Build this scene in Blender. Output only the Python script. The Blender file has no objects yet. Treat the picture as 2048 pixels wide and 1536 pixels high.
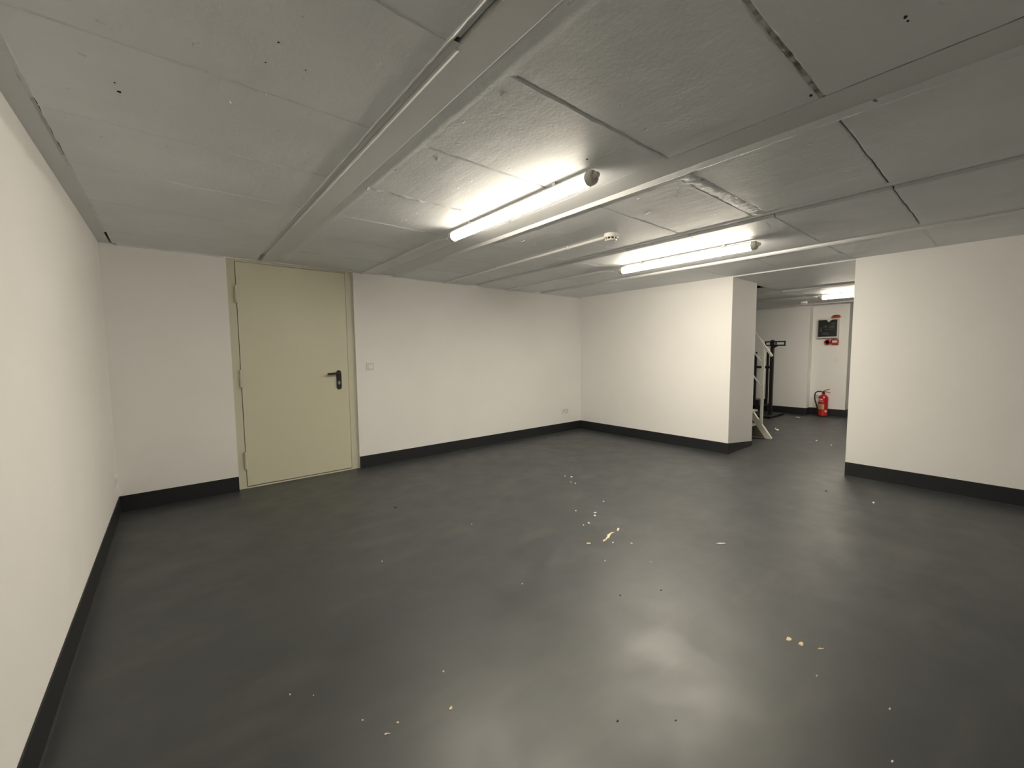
import bpy, bmesh, math, random
from mathutils import Vector, Matrix, noise

# ------------------------------------------------------------------ camera
scene = bpy.context.scene
COL = scene.collection
FPX = 825.76                                   # focal length in pixels of the 2048 px wide frame
YAW, PITCH, ROLL = 0.68711, -0.07565, -0.00925
CAM = Vector((0.3947, -4.5491, 1.2660))
_cy, _sy, _cp, _sp = math.cos(YAW), math.sin(YAW), math.cos(PITCH), math.sin(PITCH)
FWD = Vector((_sy * _cp, _cy * _cp, _sp))
_r0 = Vector((_cy, -_sy, 0.0))
_u0 = _r0.cross(FWD)
RGT = math.cos(ROLL) * _r0 + math.sin(ROLL) * _u0
UPV = -math.sin(ROLL) * _r0 + math.cos(ROLL) * _u0
cam_data = bpy.data.cameras.new('camera')
cam_data.sensor_width = 36.0
cam_data.lens = FPX / 2048.0 * 36.0
cam_data.clip_start = 0.02
cam = bpy.data.objects.new('camera', cam_data)
COL.objects.link(cam)
cam.matrix_world = Matrix(((RGT.x, UPV.x, -FWD.x, CAM.x), (RGT.y, UPV.y, -FWD.y, CAM.y),
                           (RGT.z, UPV.z, -FWD.z, CAM.z), (0, 0, 0, 1)))
scene.camera = cam

# ------------------------------------------------------------------ world, exposure
world = bpy.data.worlds.new('world')
scene.world = world
world.use_nodes = True
world.node_tree.nodes['Background'].inputs[0].default_value = (0, 0, 0, 1)
world.node_tree.nodes['Background'].inputs[1].default_value = 0.0
vs = scene.view_settings
vs.view_transform = 'Standard'
vs.look = 'None'
vs.gamma = 1.0
vs.use_curve_mapping = False
vs.exposure = 2.79
LAMP = 25.5                                    # radiance of the LED diffusers
LAMP_COL = (1.0, 0.905, 0.735)
scene.cycles.use_denoising = True
scene.cycles.max_bounces = 8
scene.cycles.diffuse_bounces = 6
scene.cycles.glossy_bounces = 3
scene.cycles.use_adaptive_sampling = True
scene.cycles.adaptive_threshold = 0.05
scene.cycles.adaptive_min_samples = 16
scene.cycles.caustics_reflective = True
scene.cycles.caustics_refractive = False
scene.cycles.sample_clamp_indirect = 6.0

random.seed(11)

# ------------------------------------------------------------------ helpers
def ray(u, v):
    return FWD + RGT * ((u - 1024) / FPX) - UPV * ((v - 768) / FPX)
def on_z(u, v, z):
    d = ray(u, v); return CAM + d * ((z - CAM.z) / d.z)

def lk(o):
    COL.objects.link(o); return o
def empty(name, loc=(0, 0, 0), parent=None):
    o = lk(bpy.data.objects.new(name, None))
    o.location = loc; o.empty_display_size = 0.1
    if parent: o.parent = parent
    return o
def mesh(name, bm, mat, parent=None, smooth=False, origin=None):
    if origin is not None:
        bmesh.ops.translate(bm, verts=bm.verts, vec=-Vector(origin))
    bmesh.ops.recalc_face_normals(bm, faces=bm.faces)
    me = bpy.data.meshes.new(name)
    bm.to_mesh(me); bm.free()
    if smooth:
        for p in me.polygons: p.use_smooth = True
        if smooth != 'all':
            me.set_sharp_from_angle(angle=math.radians(38))
    me.materials.append(mat)
    o = lk(bpy.data.objects.new(name, me))
    if parent: o.parent = parent
    if origin is not None: o.location = origin
    return o
def tag(o, label, cat, group=None, kind=None):
    o['label'] = label; o['category'] = cat
    if group: o['group'] = group
    if kind: o['kind'] = kind
    return o
def struct(o, label, cat):
    return tag(o, label, cat, kind='structure')

def box(bm, x0, x1, y0, y1, z0, z1, bev=0.0):
    vs_ = [bm.verts.new((x, y, z)) for x in (x0, x1) for y in (y0, y1) for z in (z0, z1)]
    f = [(0, 1, 3, 2), (4, 6, 7, 5), (0, 4, 5, 1), (2, 3, 7, 6), (0, 2, 6, 4), (1, 5, 7, 3)]
    fs = [bm.faces.new([vs_[i] for i in q]) for q in f]
    if bev > 0:
        es = list({e for q in fs for e in q.edges})
        bmesh.ops.bevel(bm, geom=es, offset=bev, segments=2, affect='EDGES', profile=0.6)
    return bm
def newbox(*a, **k):
    return box(bmesh.new(), *a, **k)
def tube(bm, pts, r, n=10, cap=True):
    """round tube along a list of points; r is a number or one radius per point"""
    pts = [Vector(p) for p in pts]
    rings = []
    up = None
    for i, p in enumerate(pts):
        t = (pts[min(i + 1, len(pts) - 1)] - pts[max(i - 1, 0)]).normalized()
        if up is None:
            up = t.orthogonal().normalized()
        else:
            up = (up - t * up.dot(t)).normalized()
        side = t.cross(up)
        rr = r[i] if isinstance(r, (list, tuple)) else r
        rings.append([bm.verts.new(p + (up * math.cos(a) + side * math.sin(a)) * rr)
                      for a in [2 * math.pi * k / n for k in range(n)]])
    for a, b in zip(rings, rings[1:]):
        for k in range(n):
            bm.faces.new((a[k], a[(k + 1) % n], b[(k + 1) % n], b[k]))
    if cap:
        bm.faces.new(rings[0]); bm.faces.new(rings[-1])
    return bm
def lathe(bm, prof, n=24, origin=(0, 0, 0), axis='Z'):
    """prof: list of (radius, height)"""
    rings = []
    o = Vector(origin)
    for (r, h) in prof:
        ring = []
        for k in range(n):
            a = 2 * math.pi * k / n
            c, s_ = r * math.cos(a), r * math.sin(a)
            v = {'Z': Vector((c, s_, h)), 'X': Vector((h, c, s_)), 'Y': Vector((c, h, s_))}[axis]
            ring.append(bm.verts.new(o + v))
        rings.append(ring)
    for a, b in zip(rings, rings[1:]):
        for k in range(n):
            bm.faces.new((a[k], a[(k + 1) % n], b[(k + 1) % n], b[k]))
    bm.faces.new(rings[0]); bm.faces.new(rings[-1])
    return bm
def prism(bm, poly, z0, z1):
    lo = [bm.verts.new((x, y, z0)) for x, y in poly]
    hi = [bm.verts.new((x, y, z1)) for x, y in poly]
    n = len(poly)
    bm.faces.new(lo); bm.faces.new(hi)
    for i in range(n):
        bm.faces.new((lo[i], lo[(i + 1) % n], hi[(i + 1) % n], hi[i]))
    return bm
def xprism(bm, poly, x0, x1):
    """outline in (y, z) extruded along x"""
    lo = [bm.verts.new((x0, y, z)) for y, z in poly]
    hi = [bm.verts.new((x1, y, z)) for y, z in poly]
    n = len(poly)
    bm.faces.new(lo); bm.faces.new(hi)
    for i in range(n):
        bm.faces.new((lo[i], lo[(i + 1) % n], hi[(i + 1) % n], hi[i]))
    return bm
def yprism(bm, poly, y0, y1):
    lo = [bm.verts.new((x, y0, z)) for x, z in poly]
    hi = [bm.verts.new((x, y1, z)) for x, z in poly]
    n = len(poly)
    bm.faces.new(lo); bm.faces.new(hi)
    for i in range(n):
        bm.faces.new((lo[i], lo[(i + 1) % n], hi[(i + 1) % n], hi[i]))
    return bm

# ------------------------------------------------------------------ materials
def mat(name, col, rough=0.5, metal=0.0, spec=0.5, bumps=(), var=None, coat=0.0, emit=None):
    """bumps: (scale, strength, distance) noise layers in object space; var: (scale, colour2, amount lo, hi)"""
    m = bpy.data.materials.new(name); m.use_nodes = True
    nt = m.node_tree; b = nt.nodes['Principled BSDF']
    b.inputs['Base Color'].default_value = (*col, 1)
    b.inputs['Roughness'].default_value = rough
    b.inputs['Metallic'].default_value = metal
    b.inputs['Specular IOR Level'].default_value = spec
    b.inputs['Coat Weight'].default_value = coat
    tc = nt.nodes.new('ShaderNodeNewGeometry')
    prev = None
    for (sc_, st, di) in bumps:
        n = nt.nodes.new('ShaderNodeTexNoise'); n.inputs['Scale'].default_value = sc_
        n.inputs['Detail'].default_value = 4
        nt.links.new(tc.outputs['Position'], n.inputs['Vector'])
        bp = nt.nodes.new('ShaderNodeBump'); bp.inputs['Strength'].default_value = st
        bp.inputs['Distance'].default_value = di
        nt.links.new(n.outputs['Fac'], bp.inputs['Height'])
        if prev: nt.links.new(prev.outputs['Normal'], bp.inputs['Normal'])
        prev = bp
    if prev: nt.links.new(prev.outputs['Normal'], b.inputs['Normal'])
    if var:
        sc_, c2, lo, hi = var
        n = nt.nodes.new('ShaderNodeTexNoise'); n.inputs['Scale'].default_value = sc_
        n.inputs['Detail'].default_value = 5
        nt.links.new(tc.outputs['Position'], n.inputs['Vector'])
        rp = nt.nodes.new('ShaderNodeValToRGB')
        rp.color_ramp.elements[0].position = lo; rp.color_ramp.elements[0].color = (*col, 1)
        rp.color_ramp.elements[1].position = hi; rp.color_ramp.elements[1].color = (*c2, 1)
        nt.links.new(n.outputs['Fac'], rp.inputs['Fac'])
        nt.links.new(rp.outputs['Color'], b.inputs['Base Color'])
    if emit:
        b.inputs['Emission Color'].default_value = (*emit[0], 1)
        b.inputs['Emission Strength'].default_value = emit[1]
    return m

M = {}
M['wall'] = mat('white_wall_paint', (0.86, 0.852, 0.84), 0.75, spec=0.3,
                bumps=((55, 0.10, 0.004), (260, 0.12, 0.0015)), var=(1.3, (0.84, 0.832, 0.82), 0.45, 0.62))
M['door'] = mat('grey_green_door_lacquer', (0.655, 0.635, 0.495), 0.42, bumps=((400, 0.05, 0.0006),))
M['frame'] = mat('grey_green_frame_lacquer', (0.62, 0.605, 0.485), 0.42)
M['black'] = mat('black_plastic', (0.012, 0.012, 0.013), 0.38)
M['steel'] = mat('brushed_steel', (0.55, 0.55, 0.55), 0.35, metal=1.0)
M['white_plastic'] = mat('white_plastic', (0.84, 0.82, 0.78), 0.35)
M['grey_plastic'] = mat('pale_grey_plastic', (0.62, 0.60, 0.56), 0.45)
M['slot'] = mat('dark_hole', (0.03, 0.028, 0.025), 0.7)
M['void'] = mat('dark_gap', (0.012, 0.011, 0.010), 0.95)  # near-black standing in for the shade inside gaps, open joints and holes
M['conduit'] = mat('painted_conduit', (0.80, 0.79, 0.77), 0.5)
M['red'] = mat('red_lacquer', (0.42, 0.014, 0.018), 0.28, coat=0.3)
M['red_plastic'] = mat('red_plastic', (0.40, 0.02, 0.025), 0.4)
M['amber'] = mat('orange_red_lens', (0.60, 0.10, 0.03), 0.25)
M['rubber'] = mat('black_rubber', (0.018, 0.018, 0.018), 0.6)
M['print_yellow'] = mat('yellow_print', (0.50, 0.42, 0.18), 0.5)
M['print_white'] = mat('white_print', (0.75, 0.72, 0.68), 0.5)
M['screen'] = mat('dark_panel_glass', (0.025, 0.027, 0.027), 0.22)
M['screen2'] = mat('dark_panel_print', (0.06, 0.065, 0.062), 0.3)
M['panel_frame'] = mat('pale_metal_case', (0.60, 0.57, 0.50), 0.45)
M['stair'] = mat('white_painted_steel', (0.72, 0.69, 0.63), 0.45)
M['stair_triangle'] = mat('olive_grey_fill', (0.16, 0.15, 0.115), 0.5)
M['stair_post'] = mat('pale_green_white_steel', (0.66, 0.68, 0.62), 0.4)
M['black_steel'] = mat('black_powder_coat', (0.010, 0.010, 0.011), 0.45)
M['flake'] = mat('cream_plaster', (0.80, 0.66, 0.43), 0.85, bumps=((300, 0.3, 0.002),))
M['speck'] = mat('white_plaster', (0.72, 0.70, 0.66), 0.85)
M['grit'] = mat('dark_grit', (0.02, 0.02, 0.02), 0.8)

# ceiling paint: thick uneven paint with pits over rough concrete
def ceiling_mat(name, col, rough_amt):
    m = bpy.data.materials.new(name); m.use_nodes = True
    nt = m.node_tree; b = nt.nodes['Principled BSDF']
    b.inputs['Roughness'].default_value = 0.55
    b.inputs['Specular IOR Level'].default_value = 0.4
    geo = nt.nodes.new('ShaderNodeNewGeometry')
    def nz(scale, detail=4, rough=0.55, vec=None):
        n = nt.nodes.new('ShaderNodeTexNoise')
        n.inputs['Scale'].default_value = scale; n.inputs['Detail'].default_value = detail
        n.inputs['Roughness'].default_value = rough
        nt.links.new(vec or geo.outputs['Position'], n.inputs['Vector'])
        return n
    def bump(src, strength, dist, prev, invert=False):
        bp = nt.nodes.new('ShaderNodeBump'); bp.invert = invert
        bp.inputs['Strength'].default_value = strength; bp.inputs['Distance'].default_value = dist
        nt.links.new(src, bp.inputs['Height'])
        if prev: nt.links.new(prev.outputs['Normal'], bp.inputs['Normal'])
        return bp
    # streaks left by the formwork boards, running along the beams
    mp = nt.nodes.new('ShaderNodeMapping'); mp.inputs['Scale'].default_value = (14, 2.2, 4)
    nt.links.new(geo.outputs['Position'], mp.inputs['Vector'])
    st = nz(1.0, 3, 0.5, mp.outputs['Vector'])
    p = bump(nz(7, 3).outputs['Fac'], 0.22 * rough_amt, 0.010, None)
    p = bump(st.outputs['Fac'], 0.22 * rough_amt, 0.006, p)
    p = bump(nz(60, 5, 0.6).outputs['Fac'], 0.26 * rough_amt, 0.003, p)
    # scattered pits
    vo = nt.nodes.new('ShaderNodeTexVoronoi'); vo.inputs['Scale'].default_value = 15
    wob = nz(25, 2)
    mx = nt.nodes.new('ShaderNodeVectorMath'); mx.operation = 'MULTIPLY_ADD'
    mx.inputs[1].default_value = (0.05, 0.05, 0.05)
    nt.links.new(wob.outputs['Color'], mx.inputs[0]); nt.links.new(geo.outputs['Position'], mx.inputs[2])
    nt.links.new(mx.outputs['Vector'], vo.inputs['Vector'])
    sep = nt.nodes.new('ShaderNodeSeparateColor'); nt.links.new(vo.outputs['Color'], sep.inputs['Color'])
    sel = nt.nodes.new('ShaderNodeMath'); sel.operation = 'GREATER_THAN'; sel.inputs[1].default_value = 0.80
    nt.links.new(sep.outputs['Red'], sel.inputs[0])
    pr = nt.nodes.new('ShaderNodeMapRange'); pr.inputs['From Min'].default_value = 0.03
    pr.inputs['From Max'].default_value = 0.13; pr.inputs['To Min'].default_value = 1.0; pr.inputs['To Max'].default_value = 0.0
    nt.links.new(vo.outputs['Distance'], pr.inputs['Value'])
    pit = nt.nodes.new('ShaderNodeMath'); pit.operation = 'MULTIPLY'
    nt.links.new(sel.outputs[0], pit.inputs[0]); nt.links.new(pr.outputs['Result'], pit.inputs[1])
    p = bump(pit.outputs[0], 0.7 * rough_amt, 0.005, p)
    nt.links.new(p.outputs['Normal'], b.inputs['Normal'])
    rp = nt.nodes.new('ShaderNodeValToRGB')
    rp.color_ramp.elements[0].position = 0.38; rp.color_ramp.elements[0].color = (*[c * 0.93 for c in col], 1)
    rp.color_ramp.elements[1].position = 0.62; rp.color_ramp.elements[1].color = (*col, 1)
    nt.links.new(nz(2.1, 5).outputs['Fac'], rp.inputs['Fac'])
    nt.links.new(rp.outputs['Color'], b.inputs['Base Color'])
    return m
CEILCOL = (0.77, 0.79, 0.815)
M['slab'] = ceiling_mat('painted_concrete_slab', CEILCOL, 1.3)
M['mortar'] = ceiling_mat('painted_rough_mortar', CEILCOL, 4.5)
M['flange'] = mat('painted_steel_flange', (0.68, 0.69, 0.70), 0.5, bumps=((18, 0.06, 0.006), (120, 0.06, 0.002)))
M['stain'] = mat('brown_damp_mortar', (0.17, 0.15, 0.11), 0.9, bumps=((80, 0.5, 0.004),), var=(14, (0.62, 0.61, 0.57), 0.42, 0.58))

# floor: dark grey satin coating, slightly scuffed
def floor_mat():
    m = bpy.data.materials.new('dark_floor_coating'); m.use_nodes = True
    nt = m.node_tree; b = nt.nodes['Principled BSDF']
    geo = nt.nodes.new('ShaderNodeNewGeometry')
    def nz(scale, detail, vec=None, rough=0.55):
        n = nt.nodes.new('ShaderNodeTexNoise'); n.inputs['Scale'].default_value = scale
        n.inputs['Detail'].default_value = detail; n.inputs['Roughness'].default_value = rough
        nt.links.new(vec or geo.outputs['Position'], n.inputs['Vector'])
        return n
    def ramp(src, p0, c0, p1, c1):
        r = nt.nodes.new('ShaderNodeValToRGB')
        r.color_ramp.elements[0].position = p0; r.color_ramp.elements[0].color = (*c0, 1)
        r.color_ramp.elements[1].position = p1; r.color_ramp.elements[1].color = (*c1, 1)
        nt.links.new(src, r.inputs['Fac']); return r
    base = ramp(nz(1.1, 3).outputs['Fac'], 0.30, FLOOR, 0.72, tuple(c * 1.22 for c in FLOOR))
    # soft worn smears
    mp = nt.nodes.new('ShaderNodeMapping'); mp.inputs['Scale'].default_value = (1.1, 3.2, 1)
    mp.inputs['Rotation'].default_value = (0, 0, 0.9)
    nt.links.new(geo.outputs['Position'], mp.inputs['Vector'])
    sm = nz(1.5, 3, mp.outputs['Vector'])
    f = nt.nodes.new('ShaderNodeMapRange'); f.interpolation_type = 'SMOOTHSTEP'
    f.inputs['From Min'].default_value = 0.48; f.inputs['From Max'].default_value = 0.78
    f.inputs['To Max'].default_value = 0.22
    nt.links.new(sm.outputs['Fac'], f.inputs['Value'])
    mix = nt.nodes.new('ShaderNodeMix'); mix.data_type = 'RGBA'
    nt.links.new(f.outputs['Result'], mix.inputs[0])
    nt.links.new(base.outputs['Color'], mix.inputs[6]); mix.inputs[7].default_value = (0.13, 0.12, 0.095, 1)
    nt.links.new(mix.outputs[2], b.inputs['Base Color'])
    rr = nt.nodes.new('ShaderNodeMapRange')
    rr.inputs['From Min'].default_value = 0.35; rr.inputs['From Max'].default_value = 0.65
    rr.inputs['To Min'].default_value = FLOOR_R - 0.04; rr.inputs['To Max'].default_value = FLOOR_R + 0.05
    nt.links.new(nz(4.5, 3).outputs['Fac'], rr.inputs['Value'])
    nt.links.new(rr.outputs['Result'], b.inputs['Roughness'])
    b.inputs['Specular IOR Level'].default_value = 0.90
    p = None
    for (s_, st, d_) in ((5, 0.05, 0.008), (130, 0.10, 0.0012)):
        bp = nt.nodes.new('ShaderNodeBump'); bp.inputs['Strength'].default_value = st; bp.inputs['Distance'].default_value = d_
        nt.links.new(nz(s_, 4).outputs['Fac'], bp.inputs['Height'])
        if p: nt.links.new(p.outputs['Normal'], bp.inputs['Normal'])
        p = bp
    nt.links.new(p.outputs['Normal'], b.inputs['Normal'])
    return m
FLOOR = (0.032, 0.0355, 0.039)
FLOOR_R = 0.455
M['floor'] = floor_mat()
M['base'] = mat('dark_skirting_coating', (0.013, 0.015, 0.018), 0.5, bumps=((30, 0.05, 0.003),))
M['seam'] = mat('grey_seam', (0.07, 0.07, 0.065), 0.55)

# ------------------------------------------------------------------ dimensions (metres)
H = 2.15                                       # underside of the slabs
W = 5.5965                                     # right wall
T = 0.7185                                     # thickness of the right wall
YF, YN = -2.3687, -3.5107                      # far and near edge of the opening
YB = -6.40                                     # wall behind the camera
XE = 12.0                                      # far end of the back room
FY0, FY1 = -8.5, 0.9                           # back room, near and far side
HB = 0.1348                                    # skirting height
TOP = H + 0.16
HF = 2.115                                     # ceiling of the back room

# ------------------------------------------------------------------ floor and walls
o = mesh('floor', newbox(-0.3, XE + 0.3, YB - 0.3, FY1 + 0.3, -0.12, 0.0), M['floor'])
struct(o, 'dark grey satin coated floor running through both basement rooms', 'floor')

DX0, DX1, DZ1 = 0.815, 1.937, 2.142            # door opening
bm = bmesh.new()
box(bm, -0.25, DX0, 0.0, 0.25, -0.05, TOP); box(bm, DX1, W, 0.0, 0.25, -0.05, TOP)
box(bm, DX0, DX1, 0.0, 0.25, DZ1, TOP)
struct(mesh('wall_back', bm, M['wall']), 'white painted wall holding the grey-green door', 'wall')
struct(mesh('wall_left', newbox(-0.25, 0.0, YB, 0.0, -0.05, TOP), M['wall']), 'long white painted wall along the left side', 'wall')
bm = newbox(W, W + T, YF, FY1, -0.05, TOP)
struct(mesh('wall_right', bm, M['wall']), 'white wall between the room corner and the opening, with grey end face', 'wall')
bm = newbox(W, W + T, YB, YN, -0.05, TOP)
struct(mesh('wall_right', bm, M['wall']), 'white wall on the right edge, nearer side of the opening', 'wall')
struct(mesh('wall_rear', newbox(-0.25, W + T, YB - 0.25, YB, -0.05, TOP), M['wall']), 'white wall behind the viewer, out of the picture', 'wall')

# back room: pilaster wall, recessed wall with the extinguisher, return
PX, RX, RX2 = 9.90, 10.10, 11.2
PY, RY = -2.005, -2.566
struct(mesh('wall_far', newbox(PX, XE, PY, FY1, -0.05, TOP), M['wall']), 'white wall block of the back room left of the extinguisher', 'wall')
struct(mesh('wall_far', newbox(RX, XE, RY, PY, -0.05, TOP), M['wall']), 'white recessed wall behind the fire extinguisher', 'wall')
struct(mesh('wall_far', newbox(RX2, XE, FY0, RY, -0.05, TOP), M['wall']), 'white wall set further back at the right of the back room', 'wall')
struct(mesh('wall_side', newbox(W + T, XE, FY1, FY1 + 0.2, -0.05, TOP), M['wall']), 'white side wall of the back room behind the stairs, out of view', 'wall')
struct(mesh('wall_side', newbox(W + T, XE, FY0 - 0.2, FY0, -0.05, TOP), M['wall']), 'white near side wall of the back room, hidden behind the right wall', 'wall')

# skirting: thin coating turned up the wall, with a fine seam line at its foot
def skirt(name, label, x0, x1, y0, y1, h=HB, seam=None):
    o = struct(mesh(name, newbox(x0, x1, y0, y1, 0.0, h, bev=0.0012), M['base']), label, 'skirting')
    if seam:
        mesh('seam_line', newbox(*seam, 0.0, 0.0016), M['seam'], o)
    return o
e = 0.006
skirt('baseboard_left', 'dark grey skirting along the foot of the left wall', 0.0, e, YB, 0.0, seam=(e, e + 0.007, YB, -e))
skirt('baseboard_back', 'dark grey skirting between the left corner and the door', e, DX0, -e, 0.0)
skirt('baseboard_back', 'dark grey skirting from the door to the right corner', DX1 + 0.002, W - e, -e, 0.0, seam=(DX1 + .01, W - e, -e - 0.005, -e))
skirt('baseboard_right', 'dark grey skirting from the corner to the opening', W - e, W, YF - e, 0.0, seam=(W - e - 0.005, W - e, YF - e, -e))
skirt('baseboard_right', 'dark grey skirting below the white wall at the right edge', W - e, W, YB, YN, seam=(W - e - 0.005, W - e, YB, YN))
bm = yprism(bmesh.new(), [(W, 0), (W + T, 0), (W + T, 0.062), (W, HB)], YF - e, YF)
struct(mesh('baseboard_end', bm, M['base']), 'tapering dark skirting on the end face of the wall at the opening', 'skirting')
skirt('baseboard_far', 'dark skirting of the back room behind the black stand', PX - e, PX, PY, FY1)
skirt('baseboard_far', 'short dark skirting on the return beside the extinguisher', PX - e, RX, PY - e, PY)
skirt('baseboard_far', 'dark skirting behind the fire extinguisher', RX - e, RX, RY - e, PY - e)
skirt('baseboard_far', 'dark skirting on the shaded return at the right of the back room', RX, RX2, RY - e, RY)

# ------------------------------------------------------------------ ceiling of slabs between steel beams
ceiling = empty('ceiling', (0, 0, H))
struct(ceiling, 'white painted ceiling of concrete slabs laid between steel beams', 'ceiling')
def cpart(name, bm, m, smooth=False):
    bmesh.ops.translate(bm, verts=bm.verts, vec=(0, 0, -H))
    return mesh(name, bm, m, ceiling, smooth)
cpart('deck', newbox(-0.25, W + 0.05, YB - 0.1, 0.1, H + 0.075, H + 0.14), M['void'])

def nse(*v):
    return noise.noise(Vector(v))
def slab(x0, x1, y0, y1, z=H, rag=0.0034, tilt=0.0):
    """one precast slab: ragged outline, broken arris, flat underside"""
    bm = bmesh.new()
    nx, ny = 30, 14
    out = [(x0 + (x1 - x0) * i / nx, y0) for i in range(nx)]
    out += [(x1, y0 + (y1 - y0) * i / ny) for i in range(ny)]
    out += [(x1 - (x1 - x0) * i / nx, y1) for i in range(nx)]
    out += [(x0, y1 - (y1 - y0) * i / ny) for i in range(ny)]
    def jit(p, a, s_, k):
        return a * (nse(p[0] * s_, p[1] * s_, k) + 0.6 * nse(p[0] * s_ * 3.1, p[1] * s_ * 3.1, k + 5))
    cx, cy = (x0 + x1) / 2, (y0 + y1) / 2
    r0, r1, r2 = [], [], []
    for p in out:
        jx, jy = jit(p, rag, 9, 1.3), jit(p, rag, 9, 7.7)
        ins = 0.004 + max(0.0, jit(p, 0.006, 14, 3.1))
        dz = jit(p, 0.0025, 12, 9.9)
        ix = ins * (1 if p[0] < cx else -1) if abs(p[0] - cx) > (x1 - x0) / 2 - 1e-4 else 0
        iy = ins * (1 if p[1] < cy else -1) if abs(p[1] - cy) > (y1 - y0) / 2 - 1e-4 else 0
        tz = tilt * (p[0] - cx)
        r0.append(bm.verts.new((p[0] + jx, p[1] + jy, z + 0.07)))
        r1.append(bm.verts.new((p[0] + jx, p[1] + jy, z + 0.0045 + dz + tz)))
        r2.append(bm.verts.new((p[0] + jx + ix, p[1] + jy + iy, z + tz)))
    n = len(out)
    for a, b in ((r0, r1), (r1, r2)):
        for i in range(n):
            bm.faces.new((a[i], a[(i + 1) % n], b[(i + 1) % n], b[i]))
    bm.faces.new(r2)
    return cpart('concrete_slab', bm, M['slab'])

def joint(x0, x1, y, w, z, rag, m):
    """mortar in a joint between two slabs, running along x"""
    bm = bmesh.new(); n = 46; k = 4
    rows = []
    for i in range(n + 1):
        x = x0 + (x1 - x0) * i / n
        row = []
        for j in range(k + 1):
            t = j / k
            yy = y + (t - 0.5) * w
            bow = math.sin(math.pi * t)
            zz = z - rag * (bow * (0.5 + 1.1 * nse(x * 19, y * 3 + t * 2, 2.2) + 0.8 * nse(x * 7, y * 5, 8.1)) + 0.6 * nse(x * 61, t * 5, y))
            row.append(bm.verts.new((x, yy, zz)))
        rows.append(row)
    for a, b in zip(rows, rows[1:]):
        for j in range(k):
            bm.faces.new((a[j], a[j + 1], b[j + 1], b[j]))
    return cpart('mortar_joint', bm, m, True)

def strip_y(name, prof, y0, y1, m, rag=0.0, step=0.04, seed=0.0):
    """profile (x, z) swept along y with ragged noise on the inner points"""
    bm = bmesh.new(); n = max(2, int((y1 - y0) / step))
    rows = []
    for i in range(n + 1):
        y = y0 + (y1 - y0) * i / n
        rows.append([bm.verts.new((x + rag * nse(y * 11, j * 4.0 + seed, 1.0) + 0.5 * rag * nse(y * 37, j * 3.0, seed),
                                   y, z + rag * 0.7 * nse(y * 13, j * 2.0 + seed, 4.0))) for j, (x, z) in enumerate(prof)])
    for a, b in zip(rows, rows[1:]):
        for j in range(len(prof) - 1):
            bm.faces.new((a[j], a[j + 1], b[j + 1], b[j]))
    return cpart(name, bm, m, True)

# slab joints every ~0.58 m along the beams
JY = [0.0, -0.60, -1.19, -1.77, -2.315, -2.895, -3.483, -4.068, -4.65, -5.23, -5.81, YB]
BAYS = [(0.078, 1.056), (1.245, 2.212), (2.425, 3.415), (3.548, 4.572), (4.732, W)]
GAP = 0.007
for bi, (x0, x1) in enumerate(BAYS):
    for ji in range(len(JY) - 1):
        gp = GAP * (1.7 if bi == 1 else 1.0)
        ya, yb = JY[ji + 1] + gp / 2, JY[ji] - (gp / 2 if ji else 0.004)
        if bi == 2 and ji == 5: ya = -3.400
        xe = x1 - (0.004 if (bi == 1 and ji >= 7) else 0.0)
        if bi == 2 and ji == 6: yb = -3.478
        slab(x0, xe, ya, yb, H + 0.0012 * nse(bi * 3.3, ji * 1.7, 0.5))
    for ji in range(1, len(JY) - 1):
        y = JY[ji]
        if bi == 2 and ji == 6:                # wide band of rough mortar
            joint(x0, x1, -3.439, 0.080, H + 0.002, 0.006, M['mortar']); continue
        if ji == 7 and bi in (2, 3):           # open dark joint
            joint(x0, x1, y, 0.012, H + 0.020, 0.002, M['void']); continue
        if ji == 7 and bi == 1:
            joint(x0, x1, y, 0.020, H + 0.0045, 0.0055, M['stain']); continue
        if bi == 0:   joint(x0, x1, y, 0.014, H + 0.0030, 0.0022, M['mortar'])
        elif bi == 1 and ji == 4: joint(x0, x1, y, 0.030, H + 0.0010, 0.0130, M['flange'])
        elif bi == 1: joint(x0, x1, y, 0.020, H + 0.0110, 0.0075, M['mortar'])
        elif bi == 2: joint(x0, x1, y, 0.014, H + 0.0035, 0.005, M['mortar'])
        else:         joint(x0, x1, y, 0.014, H + 0.0045, 0.004, M['mortar'])

# beam at the left wall
strip_y('beam_flange', [(0.0, H + 0.004), (0.066, H + 0.004)], YB, 0.0, M['flange'], 0.0006)
strip_y('mortar_strip', [(0.066, H + 0.003), (0.080, H + 0.008)], YB, -2.36, M['mortar'], 0.002)
strip_y('mortar_strip', [(0.066, H + 0.003), (0.080, H + 0.007)], -1.84, -0.36, M['mortar'], 0.002)
strip_y('mortar_strip', [(0.066, H + 0.003), (0.0745, H + 0.010)], -2.38, -1.82, M['mortar'], 0.002)
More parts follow.
